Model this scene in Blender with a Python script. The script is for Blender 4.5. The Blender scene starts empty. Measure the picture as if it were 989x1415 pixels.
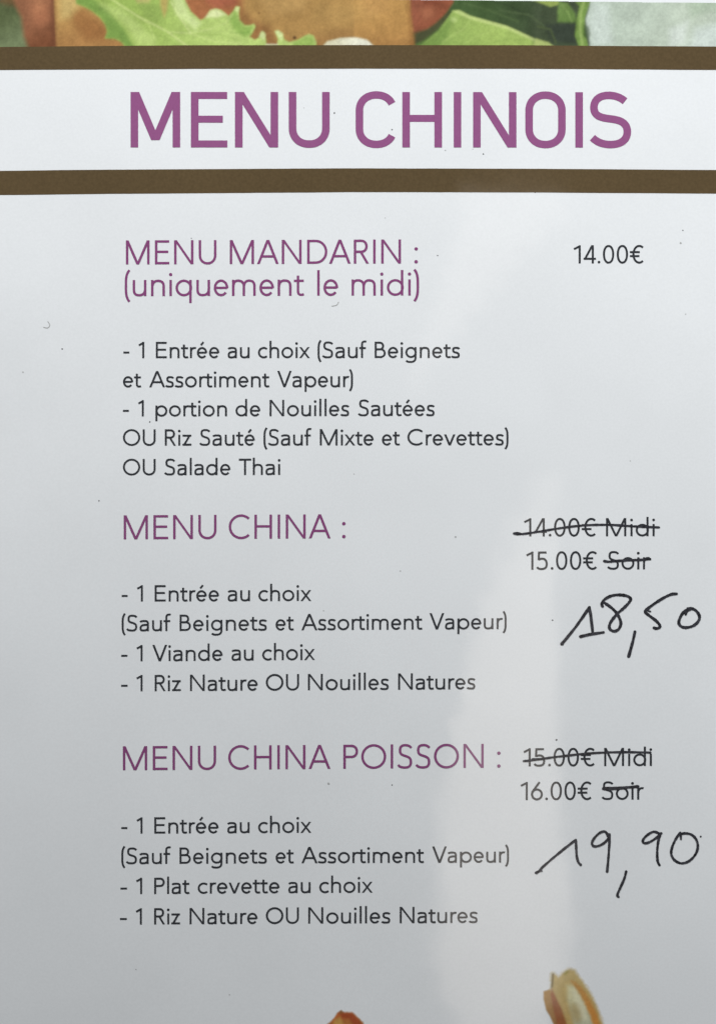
import bpy, math, random
import numpy as np

random.seed(7)
rng = np.random.default_rng(11)
SC = bpy.context.scene
COL = SC.collection

# ------------------------------------------------------------------ camera
S = 0.19 / 989.0                 # metres of card per unit of the printed layout
CAM_D = 0.45                     # the phone is held 45 cm above the card
cam_d = bpy.data.cameras.new("camera")
cam = bpy.data.objects.new("camera", cam_d)
COL.objects.link(cam)
cam.location = (0, 0, CAM_D + 0.0012)
cam.rotation_euler = (0, 0, 0)   # straight down, top of the card is +Y
cam_d.sensor_fit = 'VERTICAL'
cam_d.angle_y = 2 * math.atan((1415 * S / 2) / CAM_D)
cam_d.clip_start = 0.01
cam_d.clip_end = 50
SC.camera = cam

# ------------------------------------------------------------------ world and lamps
SC.view_settings.view_transform = 'Standard'
SC.view_settings.look = 'None'
SC.view_settings.exposure = 0.0
SC.view_settings.gamma = 1.0
SC.cycles.use_denoising = True
world = bpy.data.worlds.new("World")
SC.world = world
world.use_nodes = True
bg = world.node_tree.nodes["Background"]
bg.inputs[0].default_value = (0.86, 0.98, 1.10, 1)
bg.inputs[1].default_value = 0.06

def area(name, loc, sx, sy, power, col, rot=(0, 0, 0), shape='RECTANGLE'):
    d = bpy.data.lights.new(name, 'AREA')
    d.shape = shape
    d.size, d.size_y = sx, sy
    d.energy = power
    d.color = col
    o = bpy.data.objects.new(name, d)
    COL.objects.link(o)
    o.location = loc
    o.rotation_euler = rot
    return o

def soft_lamp(name, loc, w, l, tilt, yaw, power, col):
    """a soft rectangular area lamp: tilt swings its beam off straight-down, yaw turns it about the vertical"""
    from mathutils import Vector, Matrix
    n = Vector((math.sin(yaw) * math.sin(tilt), -math.sin(tilt) * math.cos(yaw), -math.cos(tilt)))
    u = n.cross(Vector((0, 1, 0))).normalized()
    v = (-n).cross(u)
    o = area(name, (0, 0, 0), w, l, power, col)
    o.matrix_world = Matrix.Translation(loc) @ Matrix((u, v, -n)).transposed().to_4x4()

# added soft lamps out of view: key beyond the page's head, weaker fill right
soft_lamp("key_lamp", (-0.14, 0.372, 0.33), 0.8, 0.13, 0.95, 0.03, 3.32, (0.975, 0.993, 1.0))
soft_lamp("side_fill", (0.359, 0.085, 0.348), 0.158, 0.176, 0.205, -1.413, 0.85, (0.96, 0.99, 1.0))

# added unseen warm strips, stacked to shape the pale streak in the glossy lamination
LAMP_H = 0.75
K = 1 + LAMP_H / CAM_D
def mirror_lamp(x0, x1, y0, y1, L, rot=0.0, shape='RECTANGLE'):
    """lamp that a flat card would mirror between these layout coordinates"""
    w, h = (x1 - x0) * S * K, (y1 - y0) * S * K
    A = w * h * (math.pi / 4 if shape == 'ELLIPSE' else 1.0)
    area("streak_lamp", (((x0 + x1) / 2 - 494.5) * S * K, (707.5 - (y0 + y1) / 2) * S * K, LAMP_H),
         w, h, L * math.pi * A, (1.0, 0.90, 0.80), (0, 0, rot), shape)
GL = 2.35
mirror_lamp(604, 778, 1060, 1290, GL)
mirror_lamp(586, 604, 1090, 1330, GL * .5)
mirror_lamp(600, 770, 1290, 1340, GL)
mirror_lamp(610, 756, 1340, 1385, GL)
mirror_lamp(628, 736, 1385, 1460, GL * .9)
mirror_lamp(612, 778, 1005, 1060, GL)
mirror_lamp(624, 778, 950, 1005, GL)
mirror_lamp(640, 778, 890, 950, GL * .95)
mirror_lamp(662, 777, 830, 890, GL * .9)
mirror_lamp(688, 776, 770, 830, GL * .85)
mirror_lamp(716, 775, 710, 770, GL * .75)
mirror_lamp(744, 774, 650, 710, GL * .6)
for x0, x1, y0, y1, g in ((652, 782, 258, 300, .42), (642, 752, 300, 330, .46), (630, 725, 330, 360, .48), (618, 700, 360, 390, .48),
                          (606, 676, 390, 420, .46), (594, 650, 420, 450, .42), (582, 624, 450, 490, .36), (570, 598, 490, 535, .28)):
    mirror_lamp(x0, x1, y0, y1, GL * g)

# ------------------------------------------------------------------ materials
def srgb(r, g, b):
    f = lambda c: (c / 12.92 if c <= .04045 else ((c + .055) / 1.055) ** 2.4)
    return tuple(f(c / 255.0) for c in (r, g, b))

def printed(name, col=None, attr=None, grain=0.03, scale=1500.0, coat=1.0, coat_r=0.075, rough=0.6, big=0.0):
    m = bpy.data.materials.new(name)
    m.use_nodes = True
    nt = m.node_tree
    p = nt.nodes["Principled BSDF"]
    p.inputs["Roughness"].default_value = rough
    p.inputs["Specular IOR Level"].default_value = 0.0
    p.inputs["Coat Weight"].default_value = coat
    p.inputs["Coat Roughness"].default_value = coat_r
    if attr:
        src = nt.nodes.new("ShaderNodeVertexColor"); src.layer_name = attr
        out = src.outputs["Color"]
    else:
        src = nt.nodes.new("ShaderNodeRGB"); src.outputs[0].default_value = (*col, 1)
        out = src.outputs[0]
    geo = nt.nodes.new("ShaderNodeTexCoord")
    n = nt.nodes.new("ShaderNodeTexNoise")
    n.inputs["Scale"].default_value = scale
    n.inputs["Detail"].default_value = 3.0
    nt.links.new(geo.outputs["Object"], n.inputs["Vector"])
    mr = nt.nodes.new("ShaderNodeMapRange")
    mr.inputs["From Min"].default_value = .25; mr.inputs["From Max"].default_value = .75
    mr.inputs["To Min"].default_value = 1 - grain; mr.inputs["To Max"].default_value = 1 + grain
    nt.links.new(n.outputs["Fac"], mr.inputs["Value"])
    fac = mr.outputs[0]
    if big:
        n2 = nt.nodes.new("ShaderNodeTexNoise")
        n2.inputs["Scale"].default_value = 26.0
        n2.inputs["Detail"].default_value = 4.0
        nt.links.new(geo.outputs["Object"], n2.inputs["Vector"])
        m2 = nt.nodes.new("ShaderNodeMapRange")
        m2.inputs["From Min"].default_value = .25; m2.inputs["From Max"].default_value = .75
        m2.inputs["To Min"].default_value = 1 - big; m2.inputs["To Max"].default_value = 1 + big
        nt.links.new(n2.outputs["Fac"], m2.inputs["Value"])
        mm = nt.nodes.new("ShaderNodeMath"); mm.operation = 'MULTIPLY'
        nt.links.new(fac, mm.inputs[0]); nt.links.new(m2.outputs[0], mm.inputs[1])
        fac = mm.outputs[0]
    mul = nt.nodes.new("ShaderNodeVectorMath"); mul.operation = 'SCALE'
    nt.links.new(out, mul.inputs[0]); nt.links.new(fac, mul.inputs["Scale"])
    nt.links.new(mul.outputs[0], p.inputs["Base Color"])
    # wiped and handled: the film's gloss wanders
    nr = nt.nodes.new("ShaderNodeTexNoise")
    nr.inputs["Scale"].default_value = 34.0
    nr.inputs["Detail"].default_value = 6.0
    nr.inputs["Roughness"].default_value = .65
    nt.links.new(geo.outputs["Object"], nr.inputs["Vector"])
    rr = nt.nodes.new("ShaderNodeMapRange")
    rr.inputs["From Min"].default_value = .3; rr.inputs["From Max"].default_value = .7
    rr.inputs["To Min"].default_value = coat_r * .5; rr.inputs["To Max"].default_value = coat_r * 1.15
    nt.links.new(nr.outputs["Fac"], rr.inputs["Value"])
    nt.links.new(rr.outputs[0], p.inputs["Coat Roughness"])
    # the film over the print is never quite flat
    nb = nt.nodes.new("ShaderNodeTexNoise")
    nb.inputs["Scale"].default_value = 48.0
    nb.inputs["Detail"].default_value = 2.0
    nt.links.new(geo.outputs["Object"], nb.inputs["Vector"])
    bp = nt.nodes.new("ShaderNodeBump")
    bp.inputs["Strength"].default_value = 1.0
    bp.inputs["Distance"].default_value = 0.00005
    nt.links.new(nb.outputs["Fac"], bp.inputs["Height"])
    nt.links.new(bp.outputs["Normal"], p.inputs["Coat Normal"])
    return m

PAPER = (0.775, 0.785, 0.795)
M_PAPER = printed("laminated_paper", PAPER, grain=0.025, scale=1700, big=0.03)
M_BROWN = printed("brown_print", (0.103, 0.070, 0.034), grain=0.12, scale=1500, big=0.08)
M_TITLE = printed("magenta_print", (0.280, 0.092, 0.222), grain=0.05)
M_HEAD = printed("plum_print", (0.235, 0.065, 0.180), grain=0.06)
M_INK = printed("charcoal_print", (0.036, 0.038, 0.043), grain=0.10)
M_PEN = printed("marker_ink", (0.032, 0.032, 0.039), grain=0.85, scale=1300, coat=0.7, coat_r=.2, big=.2)
M_DUST = printed("grey_speck", (0.42, 0.42, 0.41), grain=0.2)
M_DUST_D = printed("dark_speck", (0.10, 0.10, 0.10), grain=0.2)
M_FOOD = printed("food_print", attr="print", grain=0.05, scale=900)
M_TABLE = printed("grey_tabletop", (0.20, 0.19, 0.18), grain=0.12, scale=60, coat=0.2, coat_r=.4, big=0.1)

# ------------------------------------------------------------------ the card's surface
THICK = 0.0010
def height(X, Y):
    """laminated card lies nearly flat with a faint long wave"""
    return THICK + 0.00010 * np.sin(X * 31 + Y * 14 + .6) + 0.00009 * np.sin(Y * 38 - X * 9 + 1.9) \
        + 0.00003 * np.sin(X * 83 + 2.0 * np.sin(Y * 30))

def to_world(px, py, lift):
    X = (np.asarray(px, float) - 494.5) * S
    Y = (707.5 - np.asarray(py, float)) * S
    return np.stack([X, Y, height(X, Y) + lift], -1)

def link(name, me, mat, parent=None):
    me.materials.append(mat)
    o = bpy.data.objects.new(name, me)
    COL.objects.link(o)
    if parent: o.parent = parent
    return o

card = bpy.data.objects.new("menu_card", None)
COL.objects.link(card)
card["label"] = "white laminated menu page headed MENU CHINOIS with three set menus and prices corrected by hand"
card["category"] = "menu"

def grid_mesh(name, xs, ys, lift, cols=None, keep=None):
    PX, PY = np.meshgrid(xs, ys)
    V = to_world(PX, PY, lift).reshape(-1, 3)
    nx, ny = len(xs), len(ys)
    i = (np.arange(ny - 1)[:, None] * nx + np.arange(nx - 1)[None, :])
    F = np.stack([i + nx, i + nx + 1, i + 1, i], -1)
    if keep is not None:
        k = keep[:-1, :-1] | keep[1:, :-1] | keep[:-1, 1:] | keep[1:, 1:]
        F = F[k]
    F = F.reshape(-1, 4)
    used = np.unique(F)
    remap = -np.ones(len(V), int); remap[used] = np.arange(len(used))
    me = bpy.data.meshes.new(name)
    me.from_pydata(V[used].tolist(), [], remap[F].tolist())
    me.polygons.foreach_set("use_smooth", [True] * len(me.polygons))
    if cols is not None:
        a = me.color_attributes.new("print", 'FLOAT_COLOR', 'POINT')
        c = np.concatenate([cols.reshape(-1, 3)[used], np.ones((len(used), 1))], 1)
        a.data.foreach_set("color", c.astype(np.float32).ravel())
    me.update()
    return me

# ------------------------------------------------------------------ setting
tb = bpy.data.meshes.new("tabletop")
tb.from_pydata([(-.6, -.6, -.03), (.6, -.6, -.03), (.6, .6, -.03), (-.6, .6, -.03),
                (-.6, -.6, 0), (.6, -.6, 0), (.6, .6, 0), (-.6, .6, 0)], [],
               [(0, 3, 2, 1), (4, 5, 6, 7), (0, 1, 5, 4), (1, 2, 6, 5), (2, 3, 7, 6), (3, 0, 4, 7)])
t = link("tabletop", tb, M_TABLE)
t["kind"] = "structure"

# ------------------------------------------------------------------ paper sheet (solid, thin)
xs = np.linspace(-48, 1037, 112); ys = np.linspace(-66, 1480, 158)
PX, PY = np.meshgrid(xs, ys)
top = to_world(PX, PY, 0)
bot = top.copy(); bot[..., 2] = 0.0001
nx, ny = len(xs), len(ys); N = nx * ny
V = np.concatenate([top.reshape(-1, 3), bot.reshape(-1, 3)])
F = []
for j in range(ny - 1):
    for i in range(nx - 1):
        a = j * nx + i
        F.append((a + nx, a + nx + 1, a + 1, a))
        F.append((N + a, N + a + 1, N + a + nx + 1, N + a + nx))
ring = [i for i in range(nx)] + [j * nx + nx - 1 for j in range(1, ny)] + \
       [(ny - 1) * nx + i for i in range(nx - 2, -1, -1)] + [j * nx for j in range(ny - 2, 0, -1)]
nside = 0
for a, b in zip(ring, ring[1:] + ring[:1]):
    F.append((a, b, N + b, N + a)); nside += 1
me = bpy.data.meshes.new("paper_sheet")
me.from_pydata(V.tolist(), [], F)
sm = [True] * (len(F) - nside) + [False] * nside
me.polygons.foreach_set("use_smooth", sm)
link("paper_sheet", me, M_PAPER, card)

# ------------------------------------------------------------------ printed photographs (flat pictures)
def noise(shape, cell, seed):
    r = np.random.default_rng(seed)
    h, w = shape
    g = r.random((int(h / cell) + 3, int(w / cell) + 3))
    y = np.arange(h) / cell; x = np.arange(w) / cell
    yi = y.astype(int); xi = x.astype(int)
    fy = (y - yi); fx = (x - xi)
    fy = (fy * fy * (3 - 2 * fy))[:, None]; fx = (fx * fx * (3 - 2 * fx))[None, :]
    a = g[yi][:, xi]; b = g[yi][:, xi + 1]; c = g[yi + 1][:, xi]; d = g[yi + 1][:, xi + 1]
    return (a * (1 - fx) + b * fx) * (1 - fy) + (c * (1 - fx) + d * fx) * fy - .5

def poly_sdf(PX, PY, pts):
    """signed distance, negative inside"""
    p = np.stack([PX, PY], -1)
    d = np.full(PX.shape, 1e9); inside = np.zeros(PX.shape, bool)
    n = len(pts)
    for i in range(n):
        a = np.array(pts[i], float); b = np.array(pts[(i + 1) % n], float)
        ab = b - a; ap = p - a
        tt = np.clip((ap @ ab) / (ab @ ab + 1e-9), 0, 1)
        d = np.minimum(d, np.hypot(ap[..., 0] - tt * ab[0], ap[..., 1] - tt * ab[1]))
        c = ((a[1] > p[..., 1]) != (b[1] > p[..., 1]))
        with np.errstate(divide='ignore', invalid='ignore'):
            xx = (b[0] - a[0]) * (p[..., 1] - a[1]) / (b[1] - a[1]) + a[0]
        inside ^= c & (p[..., 0] < xx)
    return np.where(inside, -d, d)

def sm_step(d, soft):
    t = np.clip(.5 - d / (2 * soft), 0, 1)
    return t * t * (3 - 2 * t)

class Picture:
    def __init__(self, x0, x1, y0, y1, base, step=1.0):
        self.xs = np.arange(x0, x1 + .01, step); self.ys = np.arange(y0, y1 + .01, step)
        self.X, self.Y = np.meshgrid(self.xs, self.ys)
        self.C = np.ones(self.X.shape + (3,)) * np.array(base)
        self.A = np.zeros(self.X.shape)
        self.k = 0
    def put(self, pts, col, soft=1.5, grad=None, tex=0.0, cell=7, wob=0.0, op=1.0):
        """lay one printed patch; grad=(x0,y0,x1,y1,col2) blends to a second ink"""
        self.k += 1
        d = poly_sdf(self.X, self.Y, pts)
        if wob: d = d + wob * 2 * noise(self.X.shape, 5, 100 + self.k)
        m = sm_step(d, soft) * op
        c = np.ones(self.X.shape + (3,)) * np.array(srgb(*col))
        if grad:
            x0, y0, x1, y1, c2 = grad
            t = np.clip(((self.X - x0) * (x1 - x0) + (self.Y - y0) * (y1 - y0)) / ((x1 - x0) ** 2 + (y1 - y0) ** 2), 0, 1)
            t = t * t * (3 - 2 * t)
            c = c * (1 - t[..., None]) + np.array(srgb(*c2)) * t[..., None]
        if tex:
            c = c * (1 + tex * 2 * (noise(self.X.shape, cell, 200 + self.k) + .5 * noise(self.X.shape, cell * .4, 300 + self.k)))[..., None]
        self.C = self.C * (1 - m[..., None]) + c * m[..., None]
        self.A = np.maximum(self.A, m)

def ell(cx, cy, rx, ry, rot=0, n=28):
    r = math.radians(rot)
    return [(cx + rx * math.cos(a) * math.cos(r) - ry * math.sin(a) * math.sin(r),
             cy + rx * math.cos(a) * math.sin(r) + ry * math.sin(a) * math.cos(r))
            for a in [2 * math.pi * i / n for i in range(n)]]

# --- the salad strip across the head of the page
P = Picture(-48, 1037, -8, 66, srgb(150, 110, 70))
R = lambda x0, y0, x1, y1: [(x0, y0), (x1, y0), (x1, y1), (x0, y1)]
P.put(R(-60, -20, 60, 80), (84, 96, 68), 2, (0, 20, 20, 66, (112, 126, 96)), .10, 12)
P.put([(-60, -20), (34, -20), (34, 6), (14, 8), (-4, 2), (-60, -2)], (104, 84, 62), 6, None, .1)
P.put([(14, -20), (90, -20), (90, 80), (44, 80), (33, 50), (30, 24), (22, 8)], (142, 94, 76), 5,
      (40, 10, 66, 66, (118, 72, 54)), .12, 9)
P.put([(44, 8), (66, 4), (70, 26), (58, 40), (46, 30)], (168, 108, 86), 8, None, .06, 9, 0, .7)
P.put([(73.5, -20), (77.5, 66), (77.5, 80), (260, 80), (260, -20)], (178, 142, 92), .9,
      (95, 0, 110, 60, (166, 122, 80)), .07, 10)
P.put([(92, 10), (118, 12), (150, 40), (146, 54), (120, 56), (104, 40)], (146, 98, 62), 9, None, .08, 9, 0, .75)
P.put([(82, -10), (108, -10), (112, 6), (96, 24), (84, 26)], (196, 172, 120), 8, None, .05, 8, 0, .8)
P.put([(252, -20), (574, -20), (574, 80), (240, 80)], (166, 130, 84), 4, (470, 40, 560, 20, (174, 134, 84)), .10, 15)
P.put([(246, -20), (338, -20), (334, 12), (322, 34), (290, 30), (262, 30), (250, 18)], (158, 100, 72), 8, None, .1, 10)
P.put([(290, -20), (330, -20), (326, 8), (300, 12), (285, 2)], (160, 90, 76), 6, None, .08, 9, 0, .8)
P.put([(330, 8), (352, 30), (372, 36), (380, 54), (440, 58), (440, 70), (330, 70)], (138, 96, 64), 8, None, .1, 8, 0, .8)
P.put([(437, 50), (470, 40), (500, 44), (574, 54), (574, 72), (437, 72)], (136, 98, 66), 9, None, .1, 9, 0, .5)
# lettuce leaf
leaf = [(100, -20), (252, -20), (256, 2), (264, 16), (277, 28), (285, 24), (290, 15), (298, 12), (306, 14), (316, 22), (322, 16), (326, 9), (331, 10),
        (330, 18), (331, 28), (338, 35), (346, 35), (351, 33), (353, 37), (349, 45), (345, 51), (352, 55), (358, 52), (361, 44),
        (365, 44), (367, 52), (368, 61), (383, 62), (384, 54), (380, 43), (384, 42), (390, 46), (393, 55), (400, 58), (412, 55), (422, 49), (427, 47),
        (433, 49), (437, 58), (437, 72), (178, 72), (168, 58), (158, 53), (145, 53), (148, 44), (146, 34), (138, 24), (128, 15), (116, 9), (106, 5)]
P.put(leaf, (146, 176, 96), 1.3, (180, 10, 330, 60, (170, 196, 122)), .07, 9)
P.put([(106, -10), (124, -4), (150, 14), (172, 40), (186, 66), (176, 66), (164, 54), (148, 52), (150, 42), (140, 24), (120, 10), (106, 4)], (112, 148, 78), 4, None, .06, 7, 0, .9)
P.put([(190, 2), (222, 6), (228, 30), (214, 34), (200, 22)], (136, 164, 92), 6, None, .06, 8, 0, .85)
P.put([(140, 6), (170, 12), (214, 52), (214, 64), (190, 64), (176, 38)], (182, 206, 134), 8, None, .05, 8, 0, .7)
P.put([(221, -10), (234, -10), (231, 14), (227, 24), (222, 8)], (176, 148, 96), 3, None, .05, 8, 0, .75)
P.put([(182, -10), (212, -10), (206, 4), (190, 4)], (186, 176, 120), 3, None, .05, 8, 0, .7)
P.put([(236, -10), (250, -10), (262, 18), (278, 32), (270, 42), (244, 20)], (198, 216, 160), 5, None, .05, 8, 0, .75)
P.put([(284, 24), (292, 14), (300, 13), (312, 20), (300, 24)], (214, 222, 176), 3, None, 0, 8, 0, .8)
P.put([(316, 26), (325, 14), (330, 28), (338, 36), (350, 36), (346, 48), (338, 52), (322, 40)], (118, 158, 78), 4, None, .05, 8, 0, .75)
P.put([(324, 14), (327, 9), (331, 10), (329, 17)], (204, 218, 160), 1.5, None, 0, 8, 0, .8)
P.put([(358, 50), (362, 43), (367, 47), (365, 56)], (206, 218, 168), 2, None, 0, 8, 0, .7)
P.put([(380, 44), (384, 42), (391, 47), (389, 56)], (210, 222, 172), 2, None, 0, 8, 0, .7)
P.put([(406, 58), (422, 50), (432, 50), (436, 66), (404, 66)], (128, 166, 84), 3, None, .05, 8, 0, .6)
P.put(R(367, 60.5, 384, 63), (206, 196, 186), 1, None, 0, 8, 0, .6)
P.put(ell(407, 52, 2.4, 2.2), (84, 60, 46), 1.2)
P.put(ell(358, 18, 1.3, 1.6), (92, 62, 44), 1, None, 0, 8, 0, .7)
# cream blob between the wraps
P.put([(444, 66), (452, 57), (470, 52.5), (492, 51.5), (506, 54), (520, 66)], (206, 202, 178), 1.6, (455, 60, 500, 54, (222, 220, 204)), .07, 6)
# second wrap and dark red end
P.put([(489, -20), (565, -20), (567, 20), (570, 44), (573, 70), (520, 70), (510, 56), (489, 50)], (182, 140, 88), 2, (520, 10, 540, 62, (172, 128, 80)), .09, 9, 0, .75)
P.put(R(520, 56, 572, 66), (150, 110, 70), 5, None, .06, 8, 0, .6)
P.put([(596, -20), (840, -20), (840, 80), (570, 80), (575, 50)], (64, 88, 56), 2, (640, 10, 760, 40, (58, 72, 54)), .13, 14)
P.put([(565.5, -20), (629, -20), (626, 3), (616, 18), (602, 33), (588, 42), (571, 47), (567, 20)], (138, 80, 68), 2.2,
      (570, 0, 612, 30, (138, 78, 62)), .12, 8)
P.put([(580, -8), (612, -8), (606, 6), (586, 8)], (124, 66, 52), 6, None, .08, 8, 0, .7)
P.put([(570, 45), (590, 40), (612, 24), (620, 16), (626, 20), (606, 40), (586, 56), (572, 62)], (72, 74, 54), 3.5, None, .05, 8, 0, .9)
P.put([(576, 70), (586, 58), (606, 42), (620, 22), (626, 14), (634, 14), (650, 22), (700, 36), (757, 62), (764, 70)], (134, 164, 94), 1.3,
      (600, 60, 690, 40, (152, 180, 104)), .08, 8)
P.put([(570, 66), (586, 57), (604, 44), (618, 28), (626, 24), (618, 50), (606, 66)], (108, 140, 76), 5, None, .05, 8, 0, .8)
P.put([(624, 15), (634, 14), (650, 22), (700, 35.5), (757, 61.5), (750, 62), (700, 40), (648, 26)], (186, 204, 140), 1.2, None, 0, 8, 0, .75)
P.put(ell(627, 27, 4, 3), (190, 210, 150), 3, None, 0, 8, 0, .5)
P.put([(740, -20), (812, -20), (812, 80), (740, 80), (735, 30)], (70, 82, 64), 9, None, .12, 9, 0, .7)
P.put([(722, -4), (742, 2), (760, 9), (772, 6), (772, -8)], (150, 172, 98), 1.6, None, .06, 7, 0, .9)
P.put([(772, 2), (784, 4), (794, 18), (797, 32), (770, 30), (770, 14)], (108, 140, 82), 2.5, (775, 5, 790, 30, (94, 126, 70)), .08, 7, 0, .9)
P.put([(752, 34), (796, 30), (798, 60), (762, 58)], (52, 60, 54), 4, None, .1, 8, 0, .8)
P.put([(784, -10), (818, -10), (815, 4), (808, 24), (808, 44), (813, 66), (800, 66), (794, 48), (797, 24), (800, 8)], (110, 142, 78), 1.6, None, .1, 6)
P.put([(806, -6), (811, -6), (804, 18), (803, 40), (807, 64), (803, 64), (799, 42), (800, 18)], (150, 178, 112), 1.4, None, 0, 8, 0, .7)
P.put([(740, 53), (757, 58), (768, 66), (736, 66)], (168, 186, 120), 1.6, None, .05, 8, 0, .9)
P.put([(820, -20), (1050, -20), (1050, 80), (812, 80), (815, 60), (812, 44), (809, 26), (814, 10)], (176, 190, 178), 1.6,
      (820, 10, 960, 60, (182, 194, 180)), .035, 14)
P.put([(806, 34), (814, 36), (816, 46), (813, 54), (806, 50)], (60, 84, 50), 2, None, .05, 8, 0, .85)
P.put([(945, -8), (1050, -8), (1050, 20), (985, 14), (955, 24)], (150, 170, 150), 8, None, .04, 9, 0, .6)
P.put([(925, 40), (950, 30), (946, 60), (925, 66)], (206, 214, 208), 7, None, .02, 9, 0, .7)
P.put([(960, 40), (1040, 20), (1040, 70), (950, 70)], (196, 206, 204), 9, None, .02, 9, 0, .7)
P.put([(818, 4), (840, 6), (846, 60), (818, 64), (812, 30)], (200, 210, 206), 8, None, .02, 9, 0, .6)
def vein(pts, w, col, op=.5, soft=1.2):
    q = []
    for (x0, y0), (x1, y1) in zip(pts, pts[1:]):
        d = math.hypot(x1 - x0, y1 - y0); nx_, ny_ = -(y1 - y0) / d * w / 2, (x1 - x0) / d * w / 2
        P.put([(x0 + nx_, y0 + ny_), (x1 + nx_, y1 + ny_), (x1 - nx_, y1 - ny_), (x0 - nx_, y0 - ny_)], col, soft, None, 0, 8, 0, op)
for pts, w, c, o_ in [
    ([(150, -4), (190, 22), (232, 44), (262, 66)], 2.4, (206, 218, 158), .5), ([(190, 22), (206, 34), (214, 54)], 1.4, (196, 212, 146), .45),
    ([(232, 44), (262, 46), (292, 40)], 1.4, (206, 220, 160), .45), ([(262, 46), (300, 58), (334, 60)], 1.6, (198, 214, 150), .45),
    ([(236, 2), (250, 26), (264, 46)], 1.8, (212, 222, 170), .5), ([(292, 40), (312, 32), (322, 20)], 1.2, (196, 212, 150), .4),
    ([(170, 6), (200, 12), (222, 22)], 1.3, (120, 150, 78), .45), ([(204, 42), (236, 56), (250, 66)], 1.6, (128, 160, 84), .45),
    ([(276, 48), (304, 48), (330, 56)], 1.6, (130, 164, 84), .4), ([(318, 44), (334, 46), (345, 44)], 1.4, (96, 138, 66), .5),
    ([(610, 58), (640, 40), (652, 24)], 1.4, (176, 198, 128), .4), ([(640, 60), (668, 46), (690, 38)], 1.2, (172, 196, 124), .4),
    ([(660, 64), (700, 54), (730, 54)], 1.5, (124, 156, 84), .4), ([(640, 4), (676, 14), (716, 30)], 3, (82, 104, 70), .5),
    ([(660, -2), (700, 6), (730, 22)], 2.2, (48, 62, 46), .5), ([(690, 14), (730, 20), (752, 36)], 2.4, (90, 108, 78), .4),
    ([(742, 36), (760, 40), (768, 60)], 3, (84, 100, 66), .5), ([(776, 6), (784, 16), (790, 30)], 1.2, (146, 172, 112), .5)]:
    vein(pts, w, c, o_)
# roundness of the wraps and the sausage ends
P.put([(352, -10), (430, -10), (420, 14), (372, 22)], (176, 142, 98), 10, None, .08, 5, 0, .6)
P.put([(440, 4), (500, 0), (520, 20), (470, 34), (430, 26)], (174, 140, 92), 12, None, .08, 5, 0, .5)
P.put([(560, -10), (566, -10), (573, 64), (566, 64)], (140, 96, 58), 3, None, 0, 8, 0, .5)
P.put([(498, -8), (540, -8), (536, 16), (506, 22)], (190, 146, 98), 10, None, .06, 5, 0, .5)
P.put([(580, 12), (598, 10), (600, 22), (586, 28)], (166, 104, 84), 6, None, .06, 4, 0, .55)
P.put([(70, -8), (77, -8), (79, 66), (70, 66)], (110, 68, 54), 3, None, 0, 8, 0, .55)
P.put([(48, -4), (60, -4), (60, 14), (48, 20)], (172, 116, 92), 6, None, .05, 4, 0, .55)
# the picture ends on a very slightly sloping edge
edge = lambda x: (x - 622) * 0.0098
YY = np.maximum(P.Y, edge(P.X))
lift = 0.00003
PXg, PYg = P.X, np.clip(YY, -8, 66)
Vp = to_world(PXg, PYg, lift)
keep = (P.Y >= edge(P.X) - .6) & (P.Y <= 66.1)
def blur(a, n=1):
    for _ in range(n):
        q = np.pad(a, ((1, 1), (1, 1), (0, 0)), mode='edge')
        a = (q[:-2, 1:-1] + q[2:, 1:-1] + q[1:-1, :-2] + q[1:-1, 2:] + 2 * q[1:-1, 1:-1]) / 6
    return a
def press(pic, dull=.12, n=2, grit=.8):
    """what the printing press does to a photograph: soft dots, a fine screen, dulled inks"""
    c = blur(pic.C, n)
    h, w = pic.X.shape
    t = .20 * noise((h, w), 16, 900) + .08 * noise((h, w), 6, 901) + .12 * noise((h, w), 3, 902) + .16 * noise((h, w), 1.6, 903)
    t = t + .03 * np.sin(pic.X * 2.2 + .3) * np.sin(pic.Y * 2.2)
    c = c * (1 + t[..., None] * grit)
    g = c.mean(-1, keepdims=True)
    c = c * (1 - dull) + g * dull
    sat = (c.max(-1) - c.min(-1)) / (c.max(-1) + 1e-6)      # yellowish press: coloured areas carry little blue
    c[..., 2] *= 1 - .26 * np.clip(sat * 1.5, 0, 1)
    c[..., 0] *= 1 + .05 * np.clip(sat * 1.5, 0, 1)
    return c
P.C = np.clip(press(P, .10, 3) * 1.0, 0.004, .85)
def custom_grid(name, PXg, PYg, lift, cols, keep):
    V = to_world(PXg, PYg, lift).reshape(-1, 3)
    ny, nx = PXg.shape
    i = (np.arange(ny - 1)[:, None] * nx + np.arange(nx - 1)[None, :])
    F = np.stack([i + nx, i + nx + 1, i + 1, i], -1)
    k = keep[:-1, :-1] & keep[1:, :-1] & keep[:-1, 1:] & keep[1:, 1:]
    F = F[k].reshape(-1, 4)
    used = np.unique(F)
    remap = -np.ones(len(V), int); remap[used] = np.arange(len(used))
    me = bpy.data.meshes.new(name)
    me.from_pydata(V[used].tolist(), [], remap[F].tolist())
    me.polygons.foreach_set("use_smooth", [True] * len(me.polygons))
    a = me.color_attributes.new("print", 'FLOAT_COLOR', 'POINT')
    c = np.concatenate([cols.reshape(-1, 3)[used], np.ones((len(used), 1))], 1)
    a.data.foreach_set("color", c.astype(np.float32).ravel())
    me.update()
    return me
o = link("food_photo", custom_grid("food_photo", PXg, PYg, lift, P.C, keep), M_FOOD, card)
o["label"] = "printed photo strip of wraps, lettuce and greens along the top"

# --- fried garnish pictures running off the foot of the page
def vignette(name, pic, lift, label):
    pic.C = np.clip(press(pic, .12, 4, .4), 0.004, .8)
    # soft cut-out edge: ink fades into paper white
    o = link(name, custom_grid(name, pic.X, pic.Y, lift, pic.C, pic.A > .02), M_FOOD, card)
    o["label"] = label

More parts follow.
